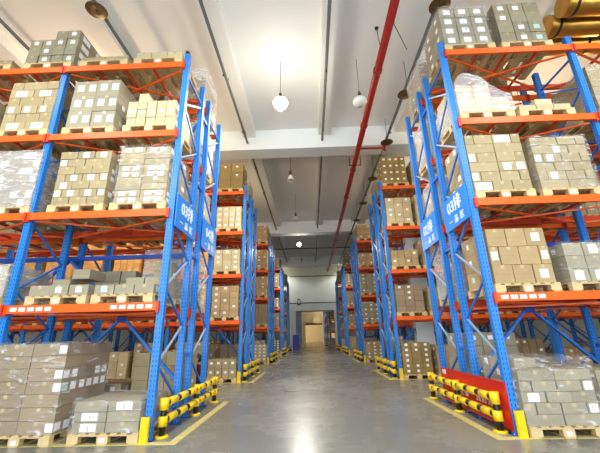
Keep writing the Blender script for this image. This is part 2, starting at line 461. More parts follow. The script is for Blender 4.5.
def link(me, name, parent, loc, rz=0):
    o = bpy.data.objects.new(name, me); C.objects.link(o); o.parent = parent; o.location = loc; o.rotation_euler.z = rz; return o
def pallet(cx, y0, z, label, detailed, rz=0.0, lab=False, front=0.0):
    g = 'wooden pallets on the racks'
    if not detailed:
        o = bpy.data.objects.new('wooden_pallet', full_me); C.objects.link(o); o.location = (cx, y0+0.525, z); o.rotation_euler.z = rz
        return tag(o, label, 'pallet', g)
    t = thing('wooden_pallet', (cx, y0+0.525, z), label, 'pallet', g); t.rotation_euler.z = rz
    link(deck_me, 'deck', t, (0, 0, 0))
    for i, q in enumerate(bl): link(block_lab_me if (lab and i == 1) else block_me, 'block', t, ((q[0]+q[1])/2, (q[2]+q[3])/2, 0.02))
    for q in sk: link(skid_me, 'skid', t, ((q[0]+q[1])/2, 0, 0))
    return t

# ------------------------------------------------------------------ cartons
SPEC = []            # every carton: dict
def load(x0, x1, y0, y1, zb, zt, nx, ny, nz, tone, side, heights=None, lab=None, slab=None, brick=False, who=None, jit=0.006, full=False, layer=None):
    """a stack of cartons; only those on its faces are built"""
    dx, dy, dz = (x1-x0)/nx, (y1-y0)/ny, (zt-zb)/nz
    mrnd = random.Random(int(x0*100)+int(zb*77)+nx)
    for iz in range(nz):
        mix = brick == 'mix'
        if mix: n_ = mrnd.choice([nx, nx, nx-1 if nx > 2 else nx+1]); dx = (x1-x0)/n_
        else: n_ = nx
        off = dx*0.5 if (brick and iz % 2 and (not mix or n_ == nx)) else 0
        for ix in range(n_ + (1 if off else 0)):
            for iy in range(ny):
                hx = min(ix, nx-1)
                h = nz if heights is None else heights[iy if iy < len(heights) else -1][hx]
                if iz >= h: continue
                ais = n_-1+(1 if off else 0) if side < 0 else 0
                if not (full or iy == 0 or ix == ais or iz >= h-1): continue
                xa = x0+ix*dx-off; xb = xa+dx
                xa, xb = max(xa, x0), min(xb, x1)
                g = 0.005
                SPEC.append(dict(x0=xa+g+random.uniform(0, jit), x1=xb-g-random.uniform(0, jit), y0=y0+iy*dy+random.uniform(0, jit*3), y1=y0+(iy+1)*dy-g,
                                 z0=zb+iz*dz, z1=zb+(iz+1)*dz-0.006, tone=tone, ix=ix, iy=iy, iz=iz, ais=(ix == ais), side=side, who=who,
                                 lab=(lab(ix, iz) if lab and iy == 0 else None), slab=(slab(iy, iz) if slab and ix == ais else None), rot=0))
CAMP = Vector((0, 0, 1.5)); FWD = Vector((-0.0249, 0.949, 0.314))
def score(c):
    if c['who'] is None: return 0
    p = Vector(((c['x0']+c['x1'])/2, c['y0'], (c['z0']+c['z1'])/2))
    w = (p-CAMP).dot(FWD)
    if w < 0.5: return 0
    a = ((c['x1']-c['x0'])*(c['z1']-c['z0']) if c['iy'] == 0 else 0.25*(c['y1']-c['y0'])*(c['z1']-c['z0'])*(1 if c['ais'] else 0.3))
    return a/w**2

def stripe(*opts): return lambda a, z: random.choice(opts)
# label spots: (u, v, w, h) in metres-ish fractions of the face
P1 = [(0.5, 0.55, 0.11, 0.10)]; PB = [(0.36, 0.5, 0.12, 0.14), (0.62, 0.5, 0.12, 0.14)]; PR = [(0.85, 0.6, 0.1, 0.1)]; PL = [(0.18, 0.6, 0.12, 0.12)]
def on(cond, spots, p=1.0): return lambda a, z: spots if (cond(a, z) and random.random() < p) else None

FLOORP = []
def near_load(side, lvl, name, x0, x1, zt, nx, ny, nz, tone, y0=None, y1=None, pal=True, palx=None, rz=0, lab_blk=True, bay0=True, **kw):
    Y = BLK[0]; zb = SH[lvl]; y0 = Y-0.07 if y0 is None else y0; y1 = y0+1.02 if y1 is None else y1
    sd = 'left' if side < 0 else 'right'
    shelf = SHN[lvl]
    if pal:
        cx = (x0+x1)/2 if palx is None else palx
        pallet(cx, y0-0.03, zb, f'pale wooden pallet at {shelf} of the front {sd} rack, {name} position', True, rz, lab_blk)
    load(x0, x1, y0, y1, zb+PL_H, zt, nx, ny, nz, tone, side, who=(name, shelf, sd), **kw)

A = lambda *a: True
# --- left front rack
near_load(-1, 0, 'inner', -5.19, -4.02, 1.48, 2, 3, 7, 'brown', y0=5.70, y1=6.95, lab=on(lambda a, z: a == 1 and z in (0, 3, 4, 6), [(0.88, 0.5, 0.12, 0.12)]), slab=on(lambda a, z: z in (0, 3, 4), [(0.2, 0.5, 0.13, 0.12), (0.7, 0.5, 0.13, 0.12)], .9), palx=-4.58)
near_load(-1, 0, 'aisle-end', -3.78, -2.72, 0.60, 2, 2, 3, 'grey', y0=5.76, y1=6.8, lab=on(lambda a, z: (a == 0 and z < 2) or (a == 1 and z == 2), PB), slab=on(lambda a, z: z < 2, P1))
near_load(-1, 1, 'inner', -5.05, -3.97, 2.87, 3, 2, 3, 'grey', heights=[[1, 1, 1], [2, 3, 1]], lab=on(lambda a, z: True, P1, .3))
near_load(-1, 1, 'aisle-end', -3.86, -2.78, 3.0, 3, 3, 4, 'grey', heights=[[1, 1, 1], [1, 2, 2], [1, 2, 4]], lab=on(lambda a, z: True, P1, .3), slab=on(A, P1, .5))
near_load(-1, 1, 'far-bay', -6.62, -5.52, 2.87, 2, 2, 3, 'tan', lab=on(A, PB, .5))
near_load(-1, 2, 'inner', -5.03, -3.97, 5.22, 3, 3, 7, 'tan', brick='mix', lab=on(lambda a, z: (a >= 1 and z in (1, 3, 6)) or (a == 0 and z in (1, 2, 5)), [(0.5, 0.5, 0.13, 0.12)]), slab=on(lambda a, z: z in (1, 3, 4), P1, .7))
near_load(-1, 2, 'aisle-end', -3.79, -2.76, 5.28, 2, 3, 9, 'tan', lab=on(lambda a, z: z in (0, 1, 4, 5, 8), [(0.3, 0.5, 0.13, 0.09), (0.72, 0.5, 0.13, 0.09)]), slab=on(lambda a, z: z in (0, 1, 4, 8), [(0.4, 0.5, 0.14, 0.09)]))
near_load(-1, 2, 'far-bay', -6.5, -5.42, 5.25, 3, 3, 7, 'brown', brick='mix', lab=on(A, PB, .45))
near_load(-1, 3, 'inner', -5.09, -4.05, 7.02, 2, 2, 3, 'grey', lab=on(A, [(0.3, 0.55, 0.14, 0.17), (0.8, 0.55, 0.14, 0.17)]), slab=on(A, P1, .8))
near_load(-1, 3, 'aisle-end', -3.80, -2.75, 6.62, 5, 3, 4, 'pale', heights=[[3, 4, 3, 3, 3], [4, 4, 3, 3, 3]], lab=on(lambda a, z: z == 1, [(0.5, 0.7, 0.09, 0.08)]), slab=on(A, P1, .5))
near_load(-1, 3, 'far-bay', -6.52, -5.45, 7.06, 2, 3, 6, 'tan', brick='mix', lab=on(lambda a, z: z in (0, 2, 4), PB), slab=on(A, P1, .7))
near_load(-1, 3, 'outermost', -7.8, -6.75, 6.6, 2, 2, 3, 'tan')
near_load(-1, 4, 'inner', -5.06, -3.98, 7.70, 4, 2, 1, 'tan')
near_load(-1, 4, 'aisle-end', -3.80, -2.75, 7.76, 3, 2, 1, 'pale')
near_load(-1, 4, 'far-bay', -6.40, -5.25, 8.54, 4, 2, 4, 'grey', heights=[[3, 3, 4, 4], [3, 4, 4, 4]], lab=on(A, P1, .6), slab=on(A, PB, .7))
near_load(-1, 4, 'outermost', -7.75, -6.7, 7.72, 3, 2, 1, 'tan')
# --- right front rack
near_load(1, 0, 'aisle-end', 3.17, 4.30, 1.08, 3, 3, 6, 'grey', y0=5.74, y1=6.84, heights=[[5, 5, 5], [5, 6, 5], [6, 6, 5]], brick='mix', lab=on(lambda a, z: (a == 0 and z == 2) or (a == 3 and z in (1, 3)) or (a == 2 and z == 4), [(0.5, 0.5, 0.17, 0.16)]), slab=on(A, P1, .5))
near_load(1, 0, 'inner', 4.45, 5.5, 0.9, 3, 2, 4, 'grey', lab=on(A, P1, .5))
near_load(1, 1, 'aisle-end', 3.20, 4.24, 3.28, 3, 2, 3, 'kraft', brick=True, heights=[[3, 3, 3], [3, 3, 3]], lab=on(lambda a, z: (a == 0 and z == 1) or (a == 3 and z == 1) or (a == 2 and z in (0, 2)), [(0.5, 0.5, 0.14, 0.15)]), slab=on(A, P1, .4))
near_load(1, 1, 'inner', 4.49, 5.52, 2.98, 3, 2, 3, 'grey', lab=on(A, [(0.5, 0.5, 0.15, 0.16)], .6), slab=on(A, P1, .6))
near_load(1, 2, 'aisle-end', 3.17, 4.26, 5.26, 3, 3, 6, 'tan', brick='mix', lab=on(lambda a, z: (z in (1, 3) and a == 0) or (z in (2, 5) and a == 2) or (z == 2 and a == 1) or (z == 0 and a == 0), [(0.3, 0.5, 0.15, 0.15), (0.78, 0.5, 0.15, 0.15)]), slab=on(A, P1, .5))
near_load(1, 2, 'inner', 4.42, 5.48, 5.15, 3, 3, 6, 'tan', brick='mix', lab=on(lambda a, z: (a == 1 and z in (1, 3, 4)) or (a == 0 and z == 3), PB))
near_load(1, 3, 'aisle-end', 3.2, 4.25, 6.66, 3, 2, 5, 'pale', heights=[[4, 4, 2], [5, 4, 2]], lab=on(A, P1, .3))
near_load(1, 3, 'inner', 4.4, 5.45, 6.06, 3, 2, 2, 'pale', heights=[[1, 2, 1], [1, 2, 1]])
near_load(1, 3, 'far-bay', 6.0, 7.1, 6.85, 2, 2, 4, 'tan', lab=on(A, P1, .4))
near_load(1, 4, 'aisle-end', 3.17, 4.22, 8.67, 3, 2, 4, 'grey', lab=on(A, [(0.5, 0.55, 0.16, 0.14)], .95), slab=on(A, P1, .8))
near_load(1, 4, 'inner', 4.42, 5.45, 8.75, 3, 2, 4, 'grey', lab=on(A, [(0.5, 0.5, 0.13, 0.12)], .6))

# --- every other pallet position: random but repeatable stacks
def slot_load(side, blk, row, bay, j, lvl, ov=None):
    Y = BLK[blk]+row*(DEP+GAP); x0, x1 = slot_x(side, bay, j); zb = SH[lvl]
    rnd = random.Random(1000*blk+100*row+10*bay+j*5+lvl*7+(500 if side < 0 else 0)+17)
    sd = 'left' if side < 0 else 'right'
    pn = ['aisle-end', 'second', 'third', 'fourth', 'fifth', 'sixth', 'seventh', 'eighth'][bay*2+j]
    rn = 'front' if row == 0 else 'rear'
    st = state(rnd) if False else None
    pallet((x0+x1)/2, Y-0.09, zb, f'wooden pallet at {SHN[lvl]}, {pn} from aisle, {rn} row, {ORD[blk]} block on the {sd}', False)
    hmax = [1.25, 1.2, 1.2, 1.2, 1.1][lvl]
    h = rnd.choice([0.75, 0.95, 1.0, 1.1, hmax, hmax]); tone = rnd.choice(['tan', 'grey', 'pale', 'kraft', 'tan', 'brown'])
    nx = rnd.choice([2, 3, 3, 4]); nz = rnd.choice([3, 4, 5, 6]); p = rnd.choice([0.2, 0.5, 0.8])
    if ov: tone, h, nx, nz, p = ov
    load(x0+0.02, x1-0.02, Y-0.06, Y+0.96, zb+PL_H, zb+PL_H+h, nx, 2, nz, tone, side, lab=on(A, [(0.5, 0.6, 0.10, 0.08)], p), slab=on(A, [(0.5, 0.6, 0.10, 0.08)], p))
NB = {0: 3, 1: 4, 2: 3, 3: 2, 4: 2}
OV = {(-1, 1, 0, 0, 0, 4): ('olive', 1.2, 2, 3, .8), (-1, 1, 0, 0, 0, 3): ('pale', .95, 4, 4, .9), (-1, 1, 0, 0, 0, 2): ('pale', .85, 3, 4, .8),
      (-1, 1, 0, 0, 0, 1): ('kraft', 1.15, 3, 5, .6), (-1, 1, 0, 0, 0, 0): ('tan', .62, 4, 2, 1),
      (1, 1, 0, 0, 0, 4): ('olive', 1.25, 4, 4, 1), (1, 1, 0, 0, 0, 3): ('pale', 1.1, 3, 5, .5), (1, 1, 0, 0, 0, 2): ('kraft', .62, 4, 2, .4),
      (1, 1, 0, 0, 0, 1): ('tan', .0, 3, 3, 0), (1, 1, 0, 0, 0, 0): ('olive', 1.05, 3, 6, .9),
      (-1, 0, 1, 0, 0, 0): ('tan', 1.1, 3, 4, .2), (-1, 0, 1, 0, 1, 0): ('tan', .5, 3, 2, .2), (1, 0, 1, 0, 0, 0): ('grey', 1.35, 3, 5, .3), (1, 0, 1, 0, 1, 0): ('tan', .7, 3, 2, .6),
      (-1, 0, 1, 0, 0, 1): ('grey', .45, 3, 2, .3), (-1, 0, 1, 0, 1, 1): ('grey', .75, 3, 3, .3), (-1, 0, 1, 1, 0, 1): ('grey', .5, 2, 2, .3)}
for side in (-1, 1):
    for blk in range(5):
        for row in (0, 1):
            make_rack(side, blk, row, NB[blk], BLK[blk]+row*(DEP+GAP), blk == 0)
            for bay in range(NB[blk] if blk < 3 else 1):
                for j in (0, 1):
                    for lvl in range(5):
                        if blk == 0 and row == 0: continue
                        if blk == 0 and (bay > 1 or (bay == 1 and lvl == 4)): continue
                        if blk == 1 and bay > 1 and (row == 1 or lvl > 2): continue
                        if blk == 1 and row == 1 and (bay > 2 or (bay > 0 and lvl > 2)): continue
                        if blk == 2 and (bay > 0 and (row == 1 or lvl > 2)): continue
                        if blk == 0 and row == 1 and lvl == 0 and bay == 1: continue
                        ov = OV.get((side, blk, row, bay, j, lvl))
                        if ov is None and side < 0 and blk == 1 and lvl in (1, 2) and row == 0: ov = ('orange', 1.25, 4, 6, .1)
                        if ov is None and blk == 0 and row == 1 and lvl == 1: ov = ('grey', .5, 3, 2, .3)
                        if ov is None and side > 0 and blk == 1 and row == 0 and bay == 0 and lvl == 1: ov = ('tan', 0.9, 3, 4, .2)
                        if ov and ov[1] == 0: ov = ('brown', 1.0, 3, 5, .1)
                        slot_load(side, blk, row, bay, j, lvl, ov)

# beyond the doorway: the same racks seen through it
for side in (-1, 1):
    for k, y in enumerate((48.5, 56.5, 64.5, 72.0)):
        sd = 'left' if side < 0 else 'right'
        ex = fx(side, 0)-side*0.45; t = thing('pallet_rack', (ex, y, 0), f'distant pallet rack beyond the doorway, {ORD[k]} on the {sd}', 'rack', 'pallet racks beyond the far doorway')
        for kk in (0, 1):
            for yy in (y, y+DEP, y+1.6, y+2.7):
                x = ex+side*kk*BW; u = upright_mb(x, yy, side).build('upright', t, (x, yy, 0))
        for z in LV:
            xa, xb = sorted((ex, ex+side*BW)); g = MB(); g.box(xa, xb, y-.1, y-.06, z-.07, z+.07, M['orange']); g.build('beam', t, (xa, y, z))
        for yy in (y, y+1.6):
            g = MB()
            z = 0.4; a = 0
            while z < 7:
                g.bar((ex, yy+(.05 if a % 2 else DEP-.05), z), (ex, yy+(DEP-.05 if a % 2 else .05), z+.66), .04, .03, M['blue']); z += .66; a += 1
            g.build('brace', t, (ex, yy, 0))
        for lvl in range(5):
            xs = sorted((ex+side*.1, ex+side*1.2))
            load(xs[0], xs[1], y-.05, y+.95, SH[lvl]+.14, SH[lvl]+1.15, 2, 1, 3, ['tan', 'pale', 'grey', 'kraft'][(k+lvl) % 4], side)
            pallet(sum(xs)/2, y-.08, SH[lvl], f'distant pallet at {SHN[lvl]} of {ORD[k]} {sd} rack beyond the doorway', False)

# build the cartons: the 300 that show largest one by one, the rest in one mass
order = sorted(range(len(SPEC)), key=lambda i: -score(SPEC[i]))
single = set(i for i in order[:300] if score(SPEC[i]) > 0)
def labels_of(c):
    out = []
    for spots, face in ((c['lab'], 'f'), (c['slab'], 's')):
        if not spots: continue
        for (u, v, w, h) in spots:
            H = c['z1']-c['z0']; h = min(h, H*0.8); zc = c['z0']+H*min(max(v, h/2/H+.05), 1-h/2/H-.05)
            if face == 'f':
                W = c['x1']-c['x0']; w_ = min(w, W*.7); xc = c['x0']+W*u; xc = min(max(xc, c['x0']+w_/2+.01), c['x1']-w_/2-.01)
                if any(abs(q[0]+q[1]-2*xc) < 2*w_+.004 for q in out): continue
                out.append((xc-w_/2, xc+w_/2, c['y0']-0.003, c['y0']-0.0005, zc-h/2, zc+h/2))
            else:
                W = c['y1']-c['y0']; w_ = min(w, W*.7); yc = c['y0']+W*u; yc = min(max(yc, c['y0']+w_/2+.01), c['y1']-w_/2-.01)
                xf = c['x1'] if c['side'] < 0 else c['x0']; q = sorted((xf+(-c['side'])*0.0005, xf+(-c['side'])*0.003))
                out.append((q[0], q[1], yc-w_/2, yc+w_/2, zc-h/2, zc+h/2))
    return out
mass = MB(); massn = 0
ADJ = dict(tan='tan', grey='greyish', pale='pale', brown='brown', olive='olive', kraft='kraft', orange='orange')
for i, c in enumerate(SPEC):
    if i in single:
        name, shelf, sd = c['who']
        col = ORD[c['ix']]; lay = ORD[c['iz']]
        if c['iy'] == 0: lab = f"{ADJ[c['tone']]} carton, {lay} layer up, {col} from left, {name} pallet, {shelf}, {sd} front rack"
        else: lab = f"{ADJ[c['tone']]} carton, {lay} layer up, {col} column, {ORD[c['iy']]} row back, {name} pallet, {shelf}, {sd} rack"
        o = (c['x0'], c['y0'], c['z0'])
        b = MB(); b.box(c['x0'], c['x1'], c['y0'], c['y1'], c['z0'], c['z1'], TONE[c['tone']], norm=True)
        ob = tag(b.build('cardboard_carton', None, o), lab, 'carton', 'cardboard cartons on the front racks')
        for q in labels_of(c):
            g = MB(); g.box(*q, M['papert'] if random.random() < .15 else M['paper']); g.build('shipping_label', ob, (q[0], q[2], q[4]))
        if c['z1']-c['z0'] > 0.13 and c['iy'] == 0:
            xm = (c['x0']+c['x1'])/2; zt = c['z1']
            g = MB(); g.box(xm-.03, xm+.03, c['y0']-.0015, c['y0']-.0002, zt-.06, zt, M['tape']); g.build('tape', ob, (xm, c['y0'], zt))
    else:
        mass.box(c['x0'], c['x1'], c['y0'], c['y1'], c['z0'], c['z1'], TONE[c['tone']], norm=True); massn += 1
        for q in labels_of(c): mass.box(*q, M['paper'])
tag(mass.build('cardboard_cartons'), 'smaller and farther cardboard cartons stacked on pallets throughout the racks', 'cartons', kind='stuff')
print('cartons', len(SPEC), 'single', len(single), 'mass', massn)

# ------------------------------------------------------------------ stretch film round some loads
def film(prof, y0, y1, label, heavy=False, seed=0):
    """prof: outline in x-z, bottom left over the top to bottom right; wrapped from y0 to y1"""
    rnd = random.Random(seed); mt = M['filmh'] if heavy else M['film']; b = MB()
    pts = []
    for (xa, za), (xb, zb) in zip(prof[:-1], prof[1:]):
        n = max(2, int(math.hypot(xb-xa, zb-za)/0.12))
        for i in range(n): pts.append((xa+(xb-xa)*i/n, za+(zb-za)*i/n))
    pts.append(prof[-1]); cx = sum(p[0] for p in pts)/len(pts); cz = prof[0][1]
    ny = 8; grid = []
    for j in range(ny+1):
        y = y0+(y1-y0)*j/ny; row = []
        for (x, z) in pts:
            r = rnd.uniform(0.0, 0.022); dx_ = 1 if x > cx else -1
            row.append((x+dx_*r, y, z+(rnd.uniform(0, .02) if z > cz+.1 else 0)))
        grid.append(row)
    for j in range(ny):
        for i in range(len(pts)-1): b.face([grid[j][i], grid[j+1][i], grid[j+1][i+1], grid[j][i+1]], mt, smooth=False)
    for row, sg in ((grid[0], -1), (grid[-1], 1)):
        # caps as vertical strips between the outline and the bottom line
        n = len(row); cxm = (prof[0][0]+prof[-1][0])/2; czm = cz+(max(p[1] for p in pts)-cz)*0.5; yb = row[0][1]+sg*0.02
        for i in range(n-1):
            mid0 = ((row[i][0]+cxm)/2, yb+rnd.uniform(-.008, .008), (row[i][2]+czm)/2)
            mid1 = ((row[i+1][0]+cxm)/2, yb+rnd.uniform(-.008, .008), (row[i+1][2]+czm)/2)
            b.face([row[i], row[i+1], mid1, mid0], mt); b.face([mid0, mid1, (cxm, yb, czm)], mt)
        b.face([row[-1], row[0], (cxm, yb, czm)], mt)
    ob = b.build('stretch_film', None, (cx, y0, cz))
    return tag(ob, label, 'plastic film', 'clear films round pallet loads')
def fbox(x0, x1, y0, y1, z0, z1, label, heavy=False, seed=0):
    film([(x0-.012, z0), (x0-.012, z1+.012), (x1+.012, z1+.012), (x1+.012, z0)], y0-.03, y1+.02, label, heavy, seed)
fbox(-5.19, -4.02, 5.70, 6.95, .14, 1.48, 'clear film wrapped round the tall brown stack on the floor at left', seed=1)
fbox(-3.78, -2.72, 5.76, 6.8, .14, .60, 'clear film over the low grey stack beside the left yellow protector', seed=2)
fbox(3.17, 4.30, 5.74, 6.84, .14, 1.09, 'clear film round the grey stack beside the right yellow protector', seed=3)
fbox(-6.5, -5.42, 5.86, 6.88, 4.02, 5.25, 'shiny crumpled film on the brown stack at far left, second shelf', True, seed=4)
fbox(-6.62, -5.52, 5.86, 6.88, 2.27, 2.87, 'crumpled film over cartons at far left edge, first shelf', True, seed=5)
fbox(4.49, 5.52, 5.86, 6.88, 2.27, 2.98, 'clear film round the inner stack on first shelf at right', seed=6)
film([(3.17, 5.78), (3.16, 6.3), (3.19, 6.5), (3.27, 6.66), (3.4, 6.74), (3.55, 6.74), (3.7, 6.66), (3.83, 6.52), (3.97, 6.36), (4.12, 6.24), (4.27, 6.17), (4.29, 5.78)], 5.82, 6.9, 'cloudy white film over the rounded pile on third shelf at right', True, seed=7)
fbox(6.0, 7.1, 5.86, 6.88, 5.78, 6.85, 'film round the stack behind the second right upright, third shelf', seed=8)
fbox(3.17, 4.22, 5.86, 6.9, 7.56, 8.68, 'clear film round the topmost stack above the right sign', seed=9)
fbox(-2.76-1.03, -2.76, 5.86, 6.9, 4.02, 5.28, 'thin film round the stack by the left sign, second shelf', seed=10)
fbox(4.42, 5.48, 5.86, 6.9, 4.02, 5.15, 'clear film round the inner stack on second shelf at right', seed=12)
k = 20
for side, sd in ((-1, 'left'), (1, 'right')):
    for lvl in (2, 3, 4, 1):
        x0, x1 = slot_x(side, 0, 0); Y = BLK[0]+DEP+GAP; z = SH[lvl]+.14
        film([(x0-.0, z), (x0-.0, z+1.22), (x1+.0, z+1.22), (x1+.0, z)], Y-.09, Y+1.0, f'crumpled film round the rear row stack behind the {sd} sign, {SHN[lvl]}', True, seed=k); k += 1

# ------------------------------------------------------------------ barriers, protectors, red board
def barrier(x, y0, y1, sd, blk):
    t = thing('safety_barrier', (x, y0, 0), f'yellow and black tube barrier beside the {ORD[blk]} rack block on the {sd}', 'barrier', 'yellow and black barriers along the aisle')
    posts = (y0, (y0+y1)/2+(.12 if sd == 'left' else 0), y1)
    n = 10 if blk == 0 else 8
    for y in posts:
        b = MB(); b.tube((x, y, 0.012), (x, y, .56), .052, M['black'], n)
        b.tube((x, y, .40), (x, y, .575), .075, M['yellow'], n); b.tube((x, y, .16), (x, y, .31), .075, M['yellow'], n)
        p = b.build('post', t, (x, y, 0))
        if blk < 2:
            b = MB(); b.tube((x, y, 0), (x, y, .03), .12, M['yellow'], 12, r2=.09); b.build('base_plate', p, (x, y, 0))
    for z in (.49, .24):
        b = MB(); ya = posts[0]; b.tube((x, posts[0], z), (x, posts[-1], z), .05, M['black'], n)
        for a, c in zip(posts[:-1], posts[1:]):
            m = 3; seg = (c-a-.14)/m
            for i in range(m):
                q = a+.07+seg*i; b.tube((x, q+.085, z), (x, q+seg-.085, z), .066, M['yellow'], n)
        b.build('rail', t, (x, y0, z))
def protector(x, y, sd, blk):
    b = MB()
    b.box(x-.06, x+.06, y-.09, y-.075, 0, .36, M['yellow']); b.box(x-.06, x-.048, y-.075, y-.03, 0, .36, M['yellow']); b.box(x+.048, x+.06, y-.075, y-.03, 0, .36, M['yellow'])
    b.box(x-.1, x+.1, y-.12, y-.09, 0, .012, M['yellow'])
    tag(b.build('upright_protector', None, (x, y, 0)), f'yellow steel guard at the foot of {ORD[blk]} {sd} corner upright', 'upright guard', 'yellow guards at the rack corners')
for side, sd in ((-1, 'left'), (1, 'right')):
    for k, y in enumerate(BLK):
        x = fx(side, 0)
        barrier(x-side*0.17 if side > 0 else x+.15, y+.16, y+3.2, sd, k); protector(x, y-.09, sd, k)
for side, sd in ((-1, 'left'), (1, 'right')):
    for k, y in enumerate((48.5, 56.5)): barrier(fx(side, 0)-side*.68, y+.1, y+3.0, sd+' beyond the doorway', k+2)
b = MB(); xb = XR-.085
b.face([(xb, 5.88, .06), (xb, 8.62, .06), (xb, 8.62, .74), (xb, 5.88, .74)][::-1], M['redboard']); b.face([(xb+.02, 5.88, .06), (xb+.02, 8.62, .06), (xb+.02, 8.62, .74), (xb+.02, 5.88, .74)], M['redboard'])
b.box(xb+.0005, xb+.0195, 5.88, 8.62, .06, .74, M['redboard'])
rb = tag(b.build('slogan_board', None, (xb, 5.88, .06)), 'long red board with white characters behind the right barrier', 'board')
put_text('安 全 第 一  预 防 为 主', .17, (xb-.004, 7.0, .38), 'right', rb)
put_text('安全', .11, (xb-.004, 8.4, .66), 'right', rb)

# ------------------------------------------------------------------ column
b = MB(); b.box(4.2, 4.9, 14.1, 14.45, 0, 9.5, M['beamw']); struct(b.build('column'))

# ------------------------------------------------------------------ pipes under the ceiling
for x, nm in ((-8.2, 'far left'), (-5.35, 'second left'), (-2.62, 'left'), (0.75, 'middle'), (3.5, 'right')):
    z = 9.85 if x < 3 else 9.55
    t = thing('sprinkler_pipe', (x, 0, z), f'thin grey sprinkler pipe under the ceiling, {nm} of the parallel runs', 'pipe', 'grey sprinkler pipes')
    b = MB(); b.tube((x, -1, z), (x, 41.5, z), .05 if x < 3 else .055, M['greypipe'], 10); b.build('pipe', t, (x, 0, z))
    y = 2.3
    while y < 41:
        g = MB(); g.tube((x, y, z-.02), (x, y, z-.17), .014, M['dark'], 6); g.tube((x, y, z-.17), (x, y, z-.18), .04, M['dark'], 8); g.build('sprinkler_head', t, (x, y, z))
        g = MB(); g.tube((x, y+.6, z+.02), (x, y+.6, CEIL), .01, M['dark'], 5); g.tube((x, y+.57, z), (x, y+.63, z), .055, M['greypipe'], 8); g.build('hanger', t, (x, y+.6, z))
        y += 3.2
dx_ = [(3.5, 6.35), (3.5, 9.6), (3.5, 12.6), (3.5, 16.1), (3.5, 19.5), (3.5, 22.8), (3.5, 26), (-5.35, 6.3), (-5.35, 9.6), (-8.2, 9.6)]
for i, (x, y) in enumerate(dx_):
    z = 9.38 if x > 0 else 9.72
    g = MB(); g.lathe([(0.001, .05), (.12, .045), (.26, 0), (.265, -.012), (.12, .02), (.001, .025)], M['disc'], 18, (x, y, z))
    d = tag(g.build('heat_collector_disc', None, (x, y, z)), f'brown round metal disc under the {"right" if x > 0 else "left"} grey pipe, {ORD[i if x > 0 else i-7]} from the camera', 'disc', 'brown discs on the sprinkler pipes')
    g = MB(); g.tube((x, y, z+.02), (x, y, (9.55 if x > 0 else 9.85)-.03), .012, M['dark'], 6); g.tube((x, y, z-.06), (x, y, z), .02, M['dark'], 6); g.build('stem', d, (x, y, z))
t = thing('fire_main_pipe', (2.25, 0, 9.2), 'thick red fire main running under the ceiling beams', 'pipe')
b = MB(); b.tube((2.28, -1, 9.2), (2.28, 41.5, 9.2), .115, M['redpipe'], 14)
for y in (5, 8.2, 11, 14.6, 18, 22, 27, 32, 37): b.tube((2.28, y, 9.2), (2.28, y+.14, 9.2), .14, M['redpipe'], 14)
b.build('pipe', t, (2.28, 0, 9.2))
g = MB(); g.tube((2.28, 12.75, 9.2), (3.42, 12.75, 9.2), .045, M['redpipe'], 10); g.tube((3.42, 12.75, 9.06), (3.42, 12.75, 9.34), .055, M['redpipe'], 10); g.build('branch', t, (2.28, 12.75, 9.2))
for y in (13.9, 26.7, 39.4):
    g = MB(); g.bar((2.02, y, 9.2), (2.02, y, 9.0), .03, .03, M['dark']); g.bar((2.02, y, 9.5), (2.02, y, 9.0), .03, .03, M['dark']); g.bar((2.54, y, 9.5), (2.54, y, 9.0), .03, .03, M['dark']); g.bar((2.02, y, 9.03), (2.54, y, 9.03), .03, .03, M['dark']); g.build('hanger', t, (2.28, y, 9.2))
for i, (x0, y0, z0, x1, y1, z1) in enumerate([(2.75, 7.7, CEIL, 3.0, 7.6, 9.3), (2.3, 7.9, CEIL, 2.35, 7.9, 9.6), (-3.8, 8.5, CEIL, -3.85, 8.5, 9.2)]):
    g = MB(); g.tube((x0, y0, z0), (x1, y1, z1), .012, M['dark'], 6); g.tube((x0, y0, z0-.03), (x0, y0, z0), .06, M['dark'], 8)
    tag(g.build('ceiling_rod', None, (x0, y0, z0)), ['thin dark rod hanging beside the right grey pipe', 'thin dark rod hanging just right of the red fire main', 'thin dark rod hanging above the left top shelf pallets'][i], 'rod')
# thin cross pipes near the end wall
for k, (y, z, nm) in enumerate(((30.5, 9.4, 'nearer'), (41.2, 9.9, 'farther'), (41.2, 8.6, 'lower'))):
    g = MB(); g.tube((-9 if k < 2 else -2.5, y, z), (9 if k < 2 else 3.2, y, z), .05, M['dark'], 8)
    tag(g.build('cross_pipe', None, (0, y, z)), f'dark thin pipe crossing the hall near the end wall, {nm} one', 'pipe')

# gold tubes at the upper right stand in for warm light on ceiling ribs
for k, (y, z) in enumerate(((6.6, 9.5), (7.25, 9.5), (7.9, 9.5))):
    g = MB(); prof = []
    n = 14; x0, x1, r = 6.75, 14, .29
    g.tube((x0, y, z), (x1, y, z), r, M['foil'], 20)
    for q in range(6): g.tube((x0+.2+q*1.25, y, z), (x0+.26+q*1.25, y, z), r+.02, M['dark'], 20)
    fd = g.build('warm_lit_foil_tube', None, (x0, y, z)); g = MB()
    for q in range(4): g.bar((x0+.6+q*2, y, z+r-.02), (x0+.6+q*2, y, CEIL), .03, .01, M['dark'])
    g.build('hanger', fd, (x0, y, z+r))
    tag(fd, f'gold foil tube standing in for warm-lit ceiling ribs, upper right, {["nearest", "middle", "farthest"][k]} of three', 'duct', 'gold tubes standing in for the warm-lit ceiling')

